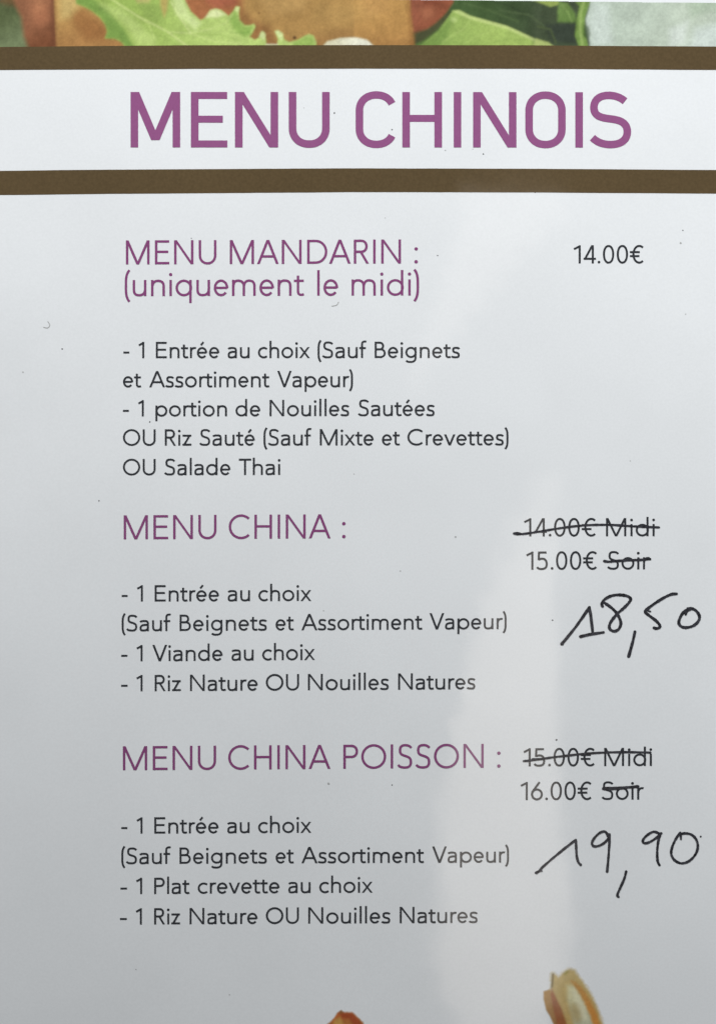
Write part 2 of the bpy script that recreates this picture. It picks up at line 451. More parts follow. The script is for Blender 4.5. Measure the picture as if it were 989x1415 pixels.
G = Picture(735, 850, 1325, 1479, PAPER, .6)
G.put([(760, 1367), (750.5, 1370), (750.5, 1381), (754, 1396), (759, 1404), (766, 1420), (790, 1479), (846, 1479), (780, 1400)], (172, 130, 74), 1.6,
      (752, 1375, 770, 1425, (150, 104, 62)), .06, 6)
G.put([(761, 1345), (765, 1344), (771, 1349), (778, 1343), (786, 1338), (794, 1341), (802, 1352), (812, 1366), (820, 1380), (827, 1396), (834, 1418), (846, 1479),
       (800, 1479), (776, 1418), (762, 1380), (760, 1366)], (190, 168, 120), 3.8, (768, 1350, 790, 1420, (184, 156, 104)), .05, 7, 1.0)
G.put([(762, 1366), (767, 1376), (776, 1395), (786, 1425), (800, 1479), (786, 1479), (771, 1420), (763, 1390), (760, 1374)], (150, 74, 40), 2.4,
      (764, 1372, 780, 1410, (146, 72, 38)), .12, 5, 0, .85)
G.put([(783, 1362), (792, 1361), (802, 1371), (811, 1388), (819, 1406), (824, 1430), (828, 1479), (806, 1479), (796, 1430), (788, 1400), (783, 1380)], (206, 200, 164), 4.2,
      (786, 1366, 808, 1420, (184, 184, 160)), .05, 6)
G.put([(788, 1355), (796, 1357), (806, 1368), (816, 1384), (824, 1402), (833, 1430), (842, 1479), (832, 1479), (822, 1424), (814, 1402), (804, 1382), (796, 1368)], (192, 144, 86), 2.8,
      (792, 1358, 822, 1410, (196, 132, 58)), .1, 4, .8)
G.put([(788, 1366), (794, 1366), (806, 1386), (812, 1408), (806, 1410), (796, 1392)], (220, 216, 190), 4, None, 0, 6, 0, .7)
G.put(ell(782, 1344.5, 4, 2, -40), (146, 138, 70), 2.5, None, 0, 6, 0, .8)
G.put([(762, 1346), (765, 1345), (764, 1364), (760.5, 1366)], (104, 92, 60), 1.4, None, 0, 6, 0, .8)
G.put(ell(795, 1400, 7, 14, -15), (166, 140, 92), 6, None, .06, 6, 0, .6)
vignette("garnish_photo", G, 0.00003, "printed pale roasted nut with an orange skin edge")

H = Picture(446, 512, 1388, 1479, PAPER, .6)
H.put([(452, 1416), (460, 1408), (466, 1400), (471, 1396.5), (476, 1399), (486.5, 1399.2), (493, 1405), (501, 1412), (507, 1422), (510, 1479), (440, 1479), (447, 1425)], (186, 98, 48), 1.6,
      (470, 1398, 476, 1420, (178, 112, 56)), .09, 5, .6)
H.put([(469, 1400), (487, 1400), (494, 1407), (504, 1420), (490, 1420), (482, 1408), (472, 1408)], (164, 70, 38), 3, None, .1, 4, 0, .9)
H.put([(462, 1410), (470, 1406), (474, 1414), (472, 1440), (460, 1440), (460, 1418)], (196, 150, 82), 3, None, .07, 5, 0, .9)
H.put([(469, 1398), (472, 1396), (474, 1399), (470, 1402)], (134, 100, 66), 1.5, None, 0, 5, 0, .8)
vignette("garnish_photo", H, 0.00003, "printed orange fried morsel cut off at the foot")

# ------------------------------------------------------------------ flat stripes
def stripe(name, upper, lower, label):
    xs = np.arange(-48, 1038, 5.0)
    xs[-1] = 1036.5
    rows = np.linspace(0, 1, 6)
    u = np.interp(xs, *zip(*upper)); l = np.interp(xs, *zip(*lower))
    wob = np.cumsum(rng.normal(0, .09, len(xs))); wob -= np.linspace(wob[0], wob[-1], len(xs))
    PXg = np.repeat(xs[None, :], 6, 0)
    PYg = (u + .3 * wob)[None, :] * (1 - rows[:, None]) + (l + .3 * wob[::-1])[None, :] * rows[:, None]
    me = custom_grid(name, PXg, PYg, 0.00006, np.zeros(PXg.shape + (3,)), np.ones(PXg.shape, bool))
    o = link(name, me, M_BROWN, card)
    o["label"] = label

stripe("stripe", [(-48, 65.4), (0, 64.6), (250, 62.8), (490, 62.2), (740, 62.3), (989, 64), (1037, 64.4)],
       [(-48, 97), (0, 96.6), (250, 95.3), (490, 94.8), (740, 95), (989, 96.3), (1037, 96.7)], "brown stripe above the title")
stripe("stripe", [(-48, 236.6), (0, 236), (150, 234.3), (480, 232.5), (740, 232.8), (989, 234.5), (1037, 235)],
       [(-48, 269.8), (0, 269.2), (150, 267.6), (480, 265.4), (740, 265.7), (989, 267.5), (1037, 268)], "brown stripe below the title")

# ------------------------------------------------------------------ lettering: every letter drawn as pen strokes of one width
C, X, ASC, DESC = 708.0, 474.0, 752.0, -205.0

def arc(cx, cy, rx, ry, a0, a1, n=2.0, steps=None):
    steps = steps or max(6, int(abs(a1 - a0) / 9))
    out = []
    for i in range(steps + 1):
        a = math.radians(a0 + (a1 - a0) * i / steps)
        c, s = math.cos(a), math.sin(a)
        out.append((cx + rx * math.copysign(abs(c) ** (2 / n), c), cy + ry * math.copysign(abs(s) ** (2 / n), s)))
    return out

def bez(p0, *rest, steps=9):
    pts = [p0]
    k = 0
    while k + 2 < len(rest) + 0 or k + 3 <= len(rest):
        a, b, c = rest[k:k + 3]; q = pts[-1]
        for i in range(1, steps + 1):
            t = i / steps; u = 1 - t
            pts.append((u**3*q[0] + 3*u*u*t*a[0] + 3*u*t*t*b[0] + t**3*c[0],
                        u**3*q[1] + 3*u*u*t*a[1] + 3*u*t*t*b[1] + t**3*c[1]))
        k += 3
    return pts

# a stroke is ('s', points) ribbon | ('d', p, q) bar with level-cut ends | ('o', cx, cy, r) dot | ('c', points) closed ribbon
def glyph(ch, W):
    h = W / 2
    hw = W * 1.12
    st = 84 + h
    s = []
    if ch == 'A':
        s = [('d', (8 + hw/2, 0), (330, C)), ('d', (652 - hw/2, 0), (330, C)),
             ('s', [(8 + hw/2 + (322 - hw/2) * .30, 222), (652 - hw/2 - (322 - hw/2) * .30, 222)])]; adv = 660
    elif ch == 'B':
        m = 378
        s = [('s', [(st, 0), (st, C)]),
             ('s', [(st, C - h), (290, C - h)] + arc(290, (C - h + m) / 2, 170 - h, (C - h - m) / 2, 90, -90, 2.1)[1:] + [(st, m)]),
             ('s', [(290, m)] + arc(312, (m + h) / 2, 212 - h, (m - h) / 2, 90, -90, 2.1) + [(st, h)])]; adv = 580
    elif ch == 'C':
        s = [('s', arc(45 + 365, C / 2, 365 - h, 365 - h, 46, 314))]; adv = 720
    elif ch == 'D':
        s = [('s', [(st, 0), (st, C)]),
             ('s', [(st, C - h), (330, C - h)] + arc(330, C / 2, 350 - h, C / 2 - h, 90, -90, 2.05)[1:] + [(st, h)])]; adv = 725
    elif ch == 'E':
        s = [('s', [(st, 0), (st, C)]), ('s', [(st, C - h), (516, C - h)]), ('s', [(st, 368), (488, 368)]), ('s', [(st, h), (520, h)])]; adv = 585
    elif ch == 'H':
        r = 84 + 516 - h
        s = [('s', [(st, 0), (st, C)]), ('s', [(r, 0), (r, C)]), ('s', [(st, 362), (r, 362)])]; adv = 684
    elif ch == 'I':
        s = [('s', [(st, 0), (st, C)])]; adv = 168 + W
    elif ch == 'M':
        r = 84 + 718 - h; mid = 84 + 359
        s = [('s', [(st, 0), (st, C)]), ('s', [(r, 0), (r, C)]),
             ('d', (st + hw/2 - h, C), (mid, 0)), ('d', (r - hw/2 + h, C), (mid, 0))]; adv = 886
    elif ch == 'N':
        r = 84 + 586 - h
        s = [('s', [(st, 0), (st, C)]), ('s', [(r, 0), (r, C)]), ('d', (st + hw/2 - h, C), (r - hw/2 + h, 0))]; adv = 754
    elif ch == 'O':
        s = [('c', arc(45 + 361, C / 2, 361 - h, 365 - h, 0, 360)[:-1])]; adv = 812
    elif ch == 'P':
        s = [('s', [(st, 0), (st, C)]),
             ('s', [(st, C - h), (320, C - h)] + arc(320, (C - h + 350) / 2, 190 - h, (C - h - 350) / 2, 90, -90, 2.1)[1:] + [(st, 350)])]; adv = 555
    elif ch == 'R':
        s = [('s', [(st, 0), (st, C)]),
             ('s', [(st, C - h), (310, C - h)] + arc(310, (C - h + 350) / 2, 186 - h, (C - h - 350) / 2, 90, -90, 2.1)[1:] + [(st, 350)]),
             ('d', (290, 350), (535 - hw/2, 0))]; adv = 575
    elif ch == 'S':
        s = [('s', bez((438, 600), (405, 655), (345, C + 10 - h), (268, C + 10 - h), (160, C + 10 - h), (80 + h, 640), (80 + h, 535),
                       (80 + h, 440), (140, 405), (262, 368), (375, 333), (464 - h, 300), (464 - h, 190),
                       (464 - h, 75), (375, h - 10), (265, h - 10), (170, h - 10), (100, 40), (62, 108)))]; adv = 525
    elif ch == 'T':
        s = [('s', [(10, C - h), (490, C - h)]), ('s', [(250, 0), (250, C - h)])]; adv = 500
    elif ch == 'U':
        r = 80 + 537 - h
        s = [('s', [(st - 4, C), (st - 4, 260)] + arc((st - 4 + r) / 2, 260, (r - st + 4) / 2, 270 - h, 180, 360, 2.1)[1:] + [(r, C)])]; adv = 697
    elif ch == 'V':
        s = [('d', (10 + hw/2, C), (305, 0)), ('d', (600 - hw/2, C), (305, 0))]; adv = 600
    elif ch == 'a':
        r = 420 - h
        s = [('s', bez((78, 392), (105, 440), (165, X + 10 - h), (232, X + 10 - h), (335, X + 10 - h), (r, 425), (r, 318)) + [(r, 0)]),
             ('s', bez((r, 276), (330, 278), (250, 278), (200, 266), (120, 246), (50 + h, 205), (50 + h, 132),
                       (50 + h, 50), (110, h - 10), (195, h - 10), (310, h - 10), (r, 70), (r, 190)))]; adv = 492
    elif ch in 'bdpq':
        if ch in 'bp':
            x = 72 + h; cx = 72 + 244
        else:
            x = 45 + 485 - 26 - h; cx = 45 + 244 - 8
        s = [('c', arc(cx, X / 2, 236 - h, X / 2 + 10 - h, 0, 360)[:-1])]
        s += [('s', [(x, 0), (x, ASC)])] if ch in 'bd' else [('s', [(x, DESC), (x, X)])]; adv = 580
        if ch in 'bp':
            adv = 590
    elif ch == 'c':
        s = [('s', arc(45 + 236, X / 2, 236 - h, X / 2 + 10 - h, 48, 312))]; adv = 465
    elif ch in 'eé':
        r = 45 + 415 - h; cx = (45 + h + r) / 2; rx = (r - 45 - h) / 2
        s = [('s', [(45 + h, 238), (r, 238)] ), ('s', [(r, 224)] + arc(cx, X / 2, rx, X / 2 + 10 - h, 0, 321)[0:])]; adv = 505
        if ch == 'é': s.append(('s', [(205, 560), (310, 700)]))
    elif ch == 'f':
        s = [('s', [(122, 0), (122, 585)] + bez((122, 585), (122, 690), (165, ASC + 6 - h), (235, ASC + 6 - h), (258, ASC + 6 - h), (275, ASC + 4 - h), (292, ASC - 2 - h))[1:]),
             ('s', [(15, X - h), (270, X - h)])]; adv = 285
    elif ch == 'g':
        x = 45 + 446 - h; cx = 45 + 226
        s = [('c', arc(cx, X / 2 + 6, 226 - h, X / 2 + 4 - h, 0, 360)[:-1]),
             ('s', [(x, X), (x, 0)] + bez((x, 0), (x, -110), (375, DESC + h - 8), (262, DESC + h - 8), (185, DESC + h - 8), (125, -165), (80, -112))[1:])]; adv = 565
    elif ch == 'h' or ch == 'n':
        r = 72 + 395 - h; l = 72 + h
        s = [('s', [(l, 0), (l, ASC if ch == 'h' else X)]),
             ('s', bez((l, 250), (l, 380), (165, X + 10 - h), (268, X + 10 - h), (375, X + 10 - h), (r, 400), (r, 285)) + [(r, 0)])]; adv = 535
    elif ch == 'i':
        l = 72 + h
        s = [('s', [(l, 0), (l, X)]), ('o', l, 632, W * .68)]; adv = 144 + W
    elif ch == 'l':
        s = [('s', [(72 + h, 0), (72 + h, ASC)])]; adv = 144 + W
    elif ch == 'm':
        l = 72 + h; r = 72 + 672 - h; m = (l + r) / 2
        s = [('s', [(l, 0), (l, X)]),
             ('s', bez((l, 250), (l, 380), (150, X + 10 - h), (238, X + 10 - h), (330, X + 10 - h), (m, 405), (m, 290)) + [(m, 0)]),
             ('s', bez((m, 250), (m, 380), (m + 60, X + 10 - h), (m + 140, X + 10 - h), (m + 240, X + 10 - h), (r, 405), (r, 290)) + [(r, 0)])]; adv = 816
    elif ch == 'o':
        s = [('c', arc(45 + 239, X / 2, 239 - h, X / 2 + 10 - h, 0, 360)[:-1])]; adv = 568
    elif ch == 'r':
        l = 72 + h
        s = [('s', [(l, 0), (l, X)]), ('s', bez((l, 230), (l, 370), (165, X + 10 - h), (255, X + 10 - h), (280, X + 10 - h), (300, X + 8 - h), (312, X + 2 - h)))]; adv = 325
    elif ch == 's':
        s = [('s', bez((338, 392), (310, 440), (262, X + 10 - h), (204, X + 10 - h), (120, X + 10 - h), (58 + h, 420), (58 + h, 348),
                       (58 + h, 272), (130, 258), (206, 238), (290, 216), (362 - h, 200), (362 - h, 125),
                       (362 - h, 42), (280, h - 10), (202, h - 10), (130, h - 10), (75, 28), (45, 80)))]; adv = 405
    elif ch == 't':
        s = [('s', [(128, 592), (128, 150)] + bez((128, 150), (128, 70), (150, h - 8), (222, h - 8), (250, h - 8), (275, h), (295, h + 8))[1:]),
             ('s', [(12, X - h), (292, X - h)])]; adv = 318
    elif ch == 'u':
        r = 68 + 390 - h; l = 68 + h
        s = [('s', [(r, X), (r, 0)]),
             ('s', [(l, X), (l, 185)] + bez((l, 185), (l, 60), (165, h - 10), (250, h - 10), (365, h - 10), (r, 90), (r, 220))[1:])]; adv = 530
    elif ch == 'v':
        s = [('d', (10 + hw/2, X), (238, 0)), ('d', (466 - hw/2, X), (238, 0))]; adv = 476
    elif ch == 'x':
        hx = W * 1.25
        s = [('d', (12 + hx/2, X), (456 - hx/2, 0)), ('d', (446 - hx/2, X), (8 + hx/2, 0))]; adv = 464
    elif ch == 'z':
        s = [('s', [(40, X - h), (392, X - h)]), ('d', (392 - hw * .75, X - h), (40 + hw * .75, h)), ('s', [(38, h), (398, h)])]; adv = 436
    elif ch == '(':
        s = [('s', bez((222, 765), (120, 640), (88 + h, 480), (88 + h, 300), (88 + h, 120), (120, -40), (222, -165)))]; adv = 260
    elif ch == ')':
        s = [('s', bez((40, 765), (142, 640), (172 - h, 480), (172 - h, 300), (172 - h, 120), (142, -40), (40, -165)))]; adv = 260
    elif ch == '-':
        s = [('s', [(40, 245), (298, 245)])]; adv = 338
    elif ch == ':':
        s = [('o', 140, 52, 52), ('o', 140, 430, 52)]; adv = 280
    elif ch == '.':
        s = [('o', 110, 50, 53)]; adv = 215
    elif ch == '0':
        s = [('c', arc(52 + 222, C / 2, 222 - h, C / 2 + 10 - h, 0, 360, 2.15)[:-1])]; adv = 548
    elif ch == '1':
        s = [('s', [(300, 0), (300, C)]), ('s', [(72, 556), (300 - h * .2, C - h * 1.1)])]; adv = 300 + h + 85
    elif ch == '4':
        s = [('s', [(395, 0), (395, C)]), ('s', [(28, 182), (518, 182)]), ('d', (395 - h * .4, C), (40 + hw * .55, 182))]; adv = 530
    elif ch == '5':
        s = [('s', [(432, C - h), (120, C - h)]), ('s', [(138, C), (122, 372)]),
             ('s', bez((122, 385), (160, 412), (205, 430), (255, 430), (385, 430), (480 - h, 345), (480 - h, 220),
                       (480 - h, 85), (375, h - 10), (245, h - 10), (165, h - 10), (100, 40), (58, 105)))]; adv = 540
    elif ch == '6':
        s = [('c', arc(275, 222, 232 - h, 232 - h, 0, 360)[:-1]), ('s', [(378, C - 10), (85, 300)])]; adv = 545
    elif ch == '€':
        s = [('s', arc(395, C / 2, 270 - h, C / 2 + 10 - h, 52, 308, 2.05)), ('s', [(22, 438), (415, 438)]), ('s', [(22, 282), (400, 282)])]; adv = 520
    else:
        adv = 280
    return s, adv

def resample(pts, step):
    out = [pts[0]]
    for a, b in zip(pts, pts[1:]):
        d = math.hypot(b[0] - a[0], b[1] - a[1])
        n = max(1, int(math.ceil(d / step)))
        for i in range(1, n + 1):
            out.append((a[0] + (b[0] - a[0]) * i / n, a[1] + (b[1] - a[1]) * i / n))
    return out

class Ink:
    """collects print strokes in layout units, then becomes one mesh lying on the card"""
    def __init__(self, lift): self.v = []; self.f = []; self.z = []; self.lift = lift; self.k = 0
    def quadstrip(self, L, Rr, closed):
        b = len(self.v); n = len(L)
        zz = self.lift + (self.k % 5) * 7e-6
        for i in range(n):
            z = zz + 5e-6 * i / n
            self.v += [L[i], Rr[i]]; self.z += [z, z]
        m = n if closed else n - 1
        for i in range(m):
            j = (i + 1) % n
            self.f.append((b + 2*i, b + 2*i + 1, b + 2*j + 1, b + 2*j))
        self.k += 1
    def ribbon(self, pts, w, closed=False):
        """pts in layout px (y down); w scalar or list"""
        n = len(pts)
        ww = [w] * n if not hasattr(w, '__len__') else w
        L, Rr = [], []
        for i in range(n):
            p = pts[i]
            a = pts[i - 1] if (i > 0 or closed) else None
            c = pts[(i + 1) % n] if (i < n - 1 or closed) else None
            def nrm(u, v):
                dx, dy = v[0] - u[0], v[1] - u[1]; d = math.hypot(dx, dy) or 1e-9
                return (-dy / d, dx / d)
            if a is None: nx, ny = nrm(p, c); k = 1
            elif c is None: nx, ny = nrm(a, p); k = 1
            else:
                n1, n2 = nrm(a, p), nrm(p, c)
                nx, ny = n1[0] + n2[0], n1[1] + n2[1]; d = math.hypot(nx, ny) or 1e-9
                nx, ny = nx / d, ny / d
                k = min(1.6, 1 / max(.3, nx * n1[0] + ny * n1[1]))
            hh = ww[i] / 2 * k
            L.append((p[0] + nx * hh, p[1] + ny * hh)); Rr.append((p[0] - nx * hh, p[1] - ny * hh))
        self.quadstrip(L, Rr, closed)
    def bar(self, p, q, hw, step=6):
        n = max(1, int(math.hypot(q[0] - p[0], q[1] - p[1]) / step))
        P_ = [(p[0] + (q[0] - p[0]) * i / n, p[1] + (q[1] - p[1]) * i / n) for i in range(n + 1)]
        self.quadstrip([(a[0] - hw / 2, a[1]) for a in P_], [(a[0] + hw / 2, a[1]) for a in P_], False)
    def dot(self, c, r, n=14, ry=None, jit=0.0):
        b = len(self.v); zz = self.lift + (self.k % 5) * 7e-6
        self.v.append(c); self.z.append(zz)
        for i in range(n):
            a = 2 * math.pi * i / n
            rr = 1 + random.uniform(-jit, jit)
            self.v.append((c[0] + r * rr * math.cos(a), c[1] + (ry or r) * rr * math.sin(a))); self.z.append(zz)
        for i in range(n): self.f.append((b, b + 1 + i, b + 1 + (i + 1) % n))
        self.k += 1
    def build(self, name, mat, parent, label=None):
        v = np.array(self.v)
        W3 = to_world(v[:, 0], v[:, 1], np.array(self.z))
        # all faces look up
        F = []
        for f in self.f:
            a, b, c = W3[f[0]], W3[f[1]], W3[f[2]]
            cr = (b[0]-a[0])*(c[1]-a[1]) - (b[1]-a[1])*(c[0]-a[0])
            F.append(f if cr > 0 else f[::-1])
        me = bpy.data.meshes.new(name)
        me.from_pydata(W3.tolist(), [], F)
        me.polygons.foreach_set("use_smooth", [True] * len(F))
        me.update()
        o = link(name, me, mat, parent)
        if label: o["label"] = label
        return o

def draw_word(ink, word, x0, x1, ybase, em, weight, track=0):
    """set a word so that its ink spans x0..x1; ybase(x) is the baseline"""
    W = weight
    runs = []; pen = 0
    for ch in word:
        st, adv = glyph(ch, W)
        runs.append((pen, st)); pen += adv - track
    lo, hi = 1e9, -1e9
    for off, st in runs:
        for g in st:
            if g[0] == 'o': a, b = g[1] - g[3], g[1] + g[3]
            elif g[0] == 'd':
                a = min(g[1][0], g[2][0]) - W * .56; b = max(g[1][0], g[2][0]) + W * .56
            else:
                xx = [p[0] for p in g[1]]
                vert = abs(g[1][0][0] - g[1][-1][0]) < 1 and len(g[1]) == 2
                horiz = abs(g[1][0][1] - g[1][-1][1]) < 1 and len(g[1]) == 2
                e = 0 if horiz else W / 2
                a, b = min(xx) - e, max(xx) + e
            lo = min(lo, a + off); hi = max(hi, b + off)
    k = em / 1000.0
    sx = (x1 - x0) / (hi - lo)
    wpx = W * k
    def T(p, off): 
        x = x0 + (p[0] + off - lo) * sx
        return (x, ybase(x) - p[1] * k)
    for off, st in runs:
        for g in st:
            if g[0] == 'o': ink.dot(T((g[1], g[2]), off), g[3] * k)
            elif g[0] == 'd': ink.bar(T(g[1], off), T(g[2], off), W * 1.12 * k)
            else:
                pts = [T(p, off) for p in g[1]]
                closed = g[0] == 'c'
                if len(pts) <= 3 or not closed: pts = resample(pts, 6.0)
                ink.ribbon(pts, wpx, closed)
    return sx / k

FIT = []
def text_line(name, words, yb, em, weight, mat, label, lift=0.00006):
    """words: (text, x0, x1); yb: ((x,y),(x,y)) baseline"""
    (xa, ya), (xb, yb_) = yb
    base = lambda x: ya + (yb_ - ya) * (x - xa) / (xb - xa)
    ink = Ink(lift)
    for w, x0, x1 in words:
        r = draw_word(ink, w, x0, x1, base, em, weight, 24 if em < 33 else 14 if w[-1].islower() or w[-1] in ')t' else 0)
        FIT.append((w, round(r, 3)))
    ink.build(name, mat, card, label)

HE, HW_ = 47.0, 71.0         # section headings
BE, BW = 31.9, 85.0          # body lines
PE, PW = 35.6, 80.0          # prices

text_line("section_heading", [("MENU", 174.2, 299.0), ("MANDARIN", 317.6, 553.8), (":", 572.0, 577.5)], ((174, 365.2), (577, 364.0)), HE, HW_, M_HEAD, "plum heading MENU MANDARIN")
text_line("section_heading", [("(uniquement", 172.4, 421.6), ("le", 438.2, 467.2), ("midi)", 485.6, 578.8)], ((172, 409.0), (579, 408.2)), HE, HW_, M_HEAD, "plum heading line uniquement le midi in brackets")
text_line("section_heading", [("MENU", 171.2, 299.2), ("CHINA", 316.2, 456.8), (":", 472.2, 477.8)], ((171, 745.3), (478, 743.8)), HE, HW_, M_HEAD, "plum heading MENU CHINA")
text_line("section_heading", [("MENU", 170.0, 298.6), ("CHINA", 315.4, 456.6), ("POISSON", 474.3, 668.0), (":", 686.2, 691.6)], ((170, 1064.6), (691, 1061.0)), HE, HW_, M_HEAD, "plum heading MENU CHINA POISSON")

T1 = "dark grey menu line"
body = [
 ([("-", 170.6, 178.8), ("1", 190.8, 199.2), ("Entrée", 215.4, 303.2), ("au", 314.2, 345.0), ("choix", 356.4, 428.2), ("(Sauf", 438.6, 507.6), ("Beignets", 517.4, 635.7)], 494.8, 494.6),
 ([("et", 170.0, 196.4), ("Assortiment", 206.2, 373.5), ("Vapeur)", 383.0, 487.6)], 535.1, 534.9),
 ([("-", 170.0, 178.2), ("1", 190.3, 198.6), ("portion", 214.8, 313.8), ("de", 325.3, 359.9), ("Nouilles", 372.4, 482.9), ("Sautées", 494.0, 600.8)], 575.4, 574.7),
 ([("OU", 170.0, 215.2), ("Riz", 227.8, 264.7), ("Sauté", 275.0, 352.3), ("(Sauf", 364.0, 431.6), ("Mixte", 441.8, 516.2), ("et", 527.4, 553.5), ("Crevettes)", 562.6, 702.2)], 615.8, 615.2),
 ([("OU", 170.0, 215.2), ("Salade", 226.6, 318.6), ("Thai", 330.1, 387.8)], 656.7, 656.2),
 ([("-", 168.4, 176.6), ("1", 188.9, 197.4), ("Entrée", 213.8, 302.9), ("au", 314.2, 345.7), ("choix", 357.0, 430.3)], 831.3, 830.4),
 ([("(Sauf", 168.2, 237.6), ("Beignets", 248.2, 369.4), ("et", 380.7, 407.2), ("Assortiment", 416.3, 584.5), ("Vapeur)", 593.1, 699.6)], 872.4, 869.2),
 ([("-", 167.7, 176.2), ("1", 188.2, 197.0), ("Viande", 210.6, 307.8), ("au", 319.5, 350.6), ("choix", 362.3, 435.2)], 914.1, 912.0),
 ([("-", 167.6, 176.4), ("1", 187.9, 197.0), ("Riz", 213.9, 250.1), ("Nature", 262.6, 356.3), ("OU", 367.3, 413.3), ("Nouilles", 425.3, 537.6), ("Natures", 549.8, 657.0)], 955.5, 952.4),
 ([("-", 167.7, 176.2), ("1", 188.2, 196.8), ("Entrée", 213.2, 302.2), ("au", 313.5, 345.0), ("choix", 356.6, 430.3)], 1152.3, 1151.0),
 ([("(Sauf", 167.6, 237.4), ("Beignets", 248.0, 369.4), ("et", 380.7, 407.2), ("Assortiment", 416.3, 586.8), ("Vapeur)", 596.8, 703.0)], 1194.2, 1192.0),
 ([("-", 166.6, 175.6), ("1", 187.5, 196.4), ("Plat", 213.1, 263.2), ("crevette", 273.1, 386.4), ("au", 397.7, 429.2), ("choix", 440.9, 514.9)], 1235.9, 1233.8),
 ([("-", 166.0, 175.4), ("1", 187.1, 196.0), ("Riz", 213.1, 249.0), ("Nature", 261.9, 356.0), ("OU", 367.3, 413.0), ("Nouilles", 425.7, 539.8), ("Natures", 552.0, 660.2)], 1278.0, 1275.4),
]
for ws, ya, yb in body:
    x0, x1 = ws[0][1], ws[-1][2]
    text_line("text_line", ws, ((x0, ya), (x1, yb)), BE, BW, M_INK, "dark grey line reading " + " ".join(w for w, _, _ in ws))

text_line("price", [("14.00€", 791.2, 889.2)], ((791, 363.9), (889, 363.7)), PE, PW, M_INK, "printed price 14.00€ that is not struck out")
text_line("price", [("14.00€", 722.6, 823.0), ("Midi", 836.6, 904.6)], ((722, 741.3), (905, 740.9)), PE, PW, M_INK, "printed price 14.00€ Midi under a pen stroke")
text_line("price", [("15.00€", 725.7, 824.6), ("Soir", 838.0, 898.2)], ((725, 787.3), (898, 786.8)), PE, PW, M_INK, "printed price 15.00€ with Soir struck out")
text_line("price", [("15.00€", 722.0, 821.6), ("Midi", 834.2, 900.8)], ((722, 1059.2), (901, 1058.4)), PE, PW, M_INK, "printed price 15.00€ Midi under a pen stroke")
text_line("price", [("16.00€", 718.0, 817.2), ("Soir", 830.4, 890.2)], ((718, 1105.8), (890, 1105.0)), PE, PW, M_INK, "printed price 16.00€ with Soir struck out")

# ------------------------------------------------------------------ title, a squarer face
ttl = Ink(0.00006)
TW = 10.4; th = TW / 2
YT, YB = 127.0, 203.6
def vs(x): ttl.ribbon(resample([(x, YT), (x, YB)], 6), TW)
def hs(x0, x1, y): ttl.ribbon(resample([(x0, y), (x1, y)], 6), TW * .93)
def flip(pts): return pts
vs(180.7 + th); vs(249.1 - th)
ttl.bar((180.7 + 6, YT), (214.9, 193.5), 11.6); ttl.bar((249.1 - 6, YT), (214.9, 193.5), 11.6)
vs(264.0 + th); hs(264, 314.0, YT + th * .93); hs(264, 308, 164.6); hs(264, 314.2, YB - th * .93)
vs(324.8 + th); vs(384.3 - th); ttl.bar((324.8 + 6, YT), (384.3 - 6, YB), 12.4)
vs(626.9 + 4.9); vs(794.6 + th)
vs(555.7 + th); vs(610.4 - th); hs(556, 610, 163.4)
vs(653.4 + th); vs(713.2 - th); ttl.bar((653.4 + 6, YT), (713.2 - 6, YB), 12.4)
def ubend(x0, x1, y, ry, a0, a1, n=2.15): return [(px, 2 * y - py) for px, py in arc((x0 + x1) / 2, y, (x1 - x0) / 2, ry, a0, a1, n, 22)]
l, r = 399.0 + th, 455.4 - th
ttl.ribbon(resample([(l, YT), (l, 177)], 6) + ubend(l, r, 177, 27.2 - th, 180, 360)[1:] + resample([(r, 177), (r, YT)], 6)[1:], TW)
l, r = 491.3 + th, 547.5 - th     # C
top_ = [(px, py) for px, py in ubend(l, r + 1, 152.5, 26.6 - th, 24, 180)]
bot_ = [(px, py) for px, py in ubend(l, r + 1, 178.0, 26.6 - th, 180, 336)]
ttl.ribbon(resample(top_ + bot_, 6), TW)
l, r = 725.5 + th, 781.2 - th     # O
ttl.ribbon(resample(ubend(l, r, 152.5, 26.6 - th, 0, 180) + ubend(l, r, 178.0, 26.6 - th, 180, 360), 5)[:-1] + resample([(r, 178.0), (r, 152.5)], 6)[:-1], TW, True)
# S
sp = bez((863.2, 139.4), (856.5, 133.6), (848, 131.3), (840.5, 131.3), (827, 131.3), (820.2, 138.5), (820.2, 148.2),
         (820.2, 158), (827, 161.4), (837, 163.0), (845, 164.2), (846, 164.2), (849, 164.8), (860, 166.6), (866.4, 171.8), (866.4, 181.6),
         (866.4, 193.5), (857, 199.4), (843.5, 199.4), (833.5, 199.4), (825, 196.6), (818.2, 189.8))
ttl.ribbon(resample(sp, 4), TW)
ttl.build("title", M_TITLE, card, "large magenta title MENU CHINOIS between the stripes")

# ------------------------------------------------------------------ marker pen: struck-out prices and the new prices
def spline(P_, per=8):
    pts = [P_[0]] + list(P_) + [P_[-1]]
    out = []
    for i in range(1, len(pts) - 2):
        p0, p1, p2, p3 = [np.array(q, float) for q in pts[i-1:i+3]]
        for j in range(per):
            t = j / per
            out.append(tuple(.5 * ((2*p1) + (-p0+p2)*t + (2*p0-5*p1+4*p2-p3)*t*t + (-p0+3*p1-3*p2+p3)*t**3)))
    out.append(tuple(map(float, P_[-1])))
    return out

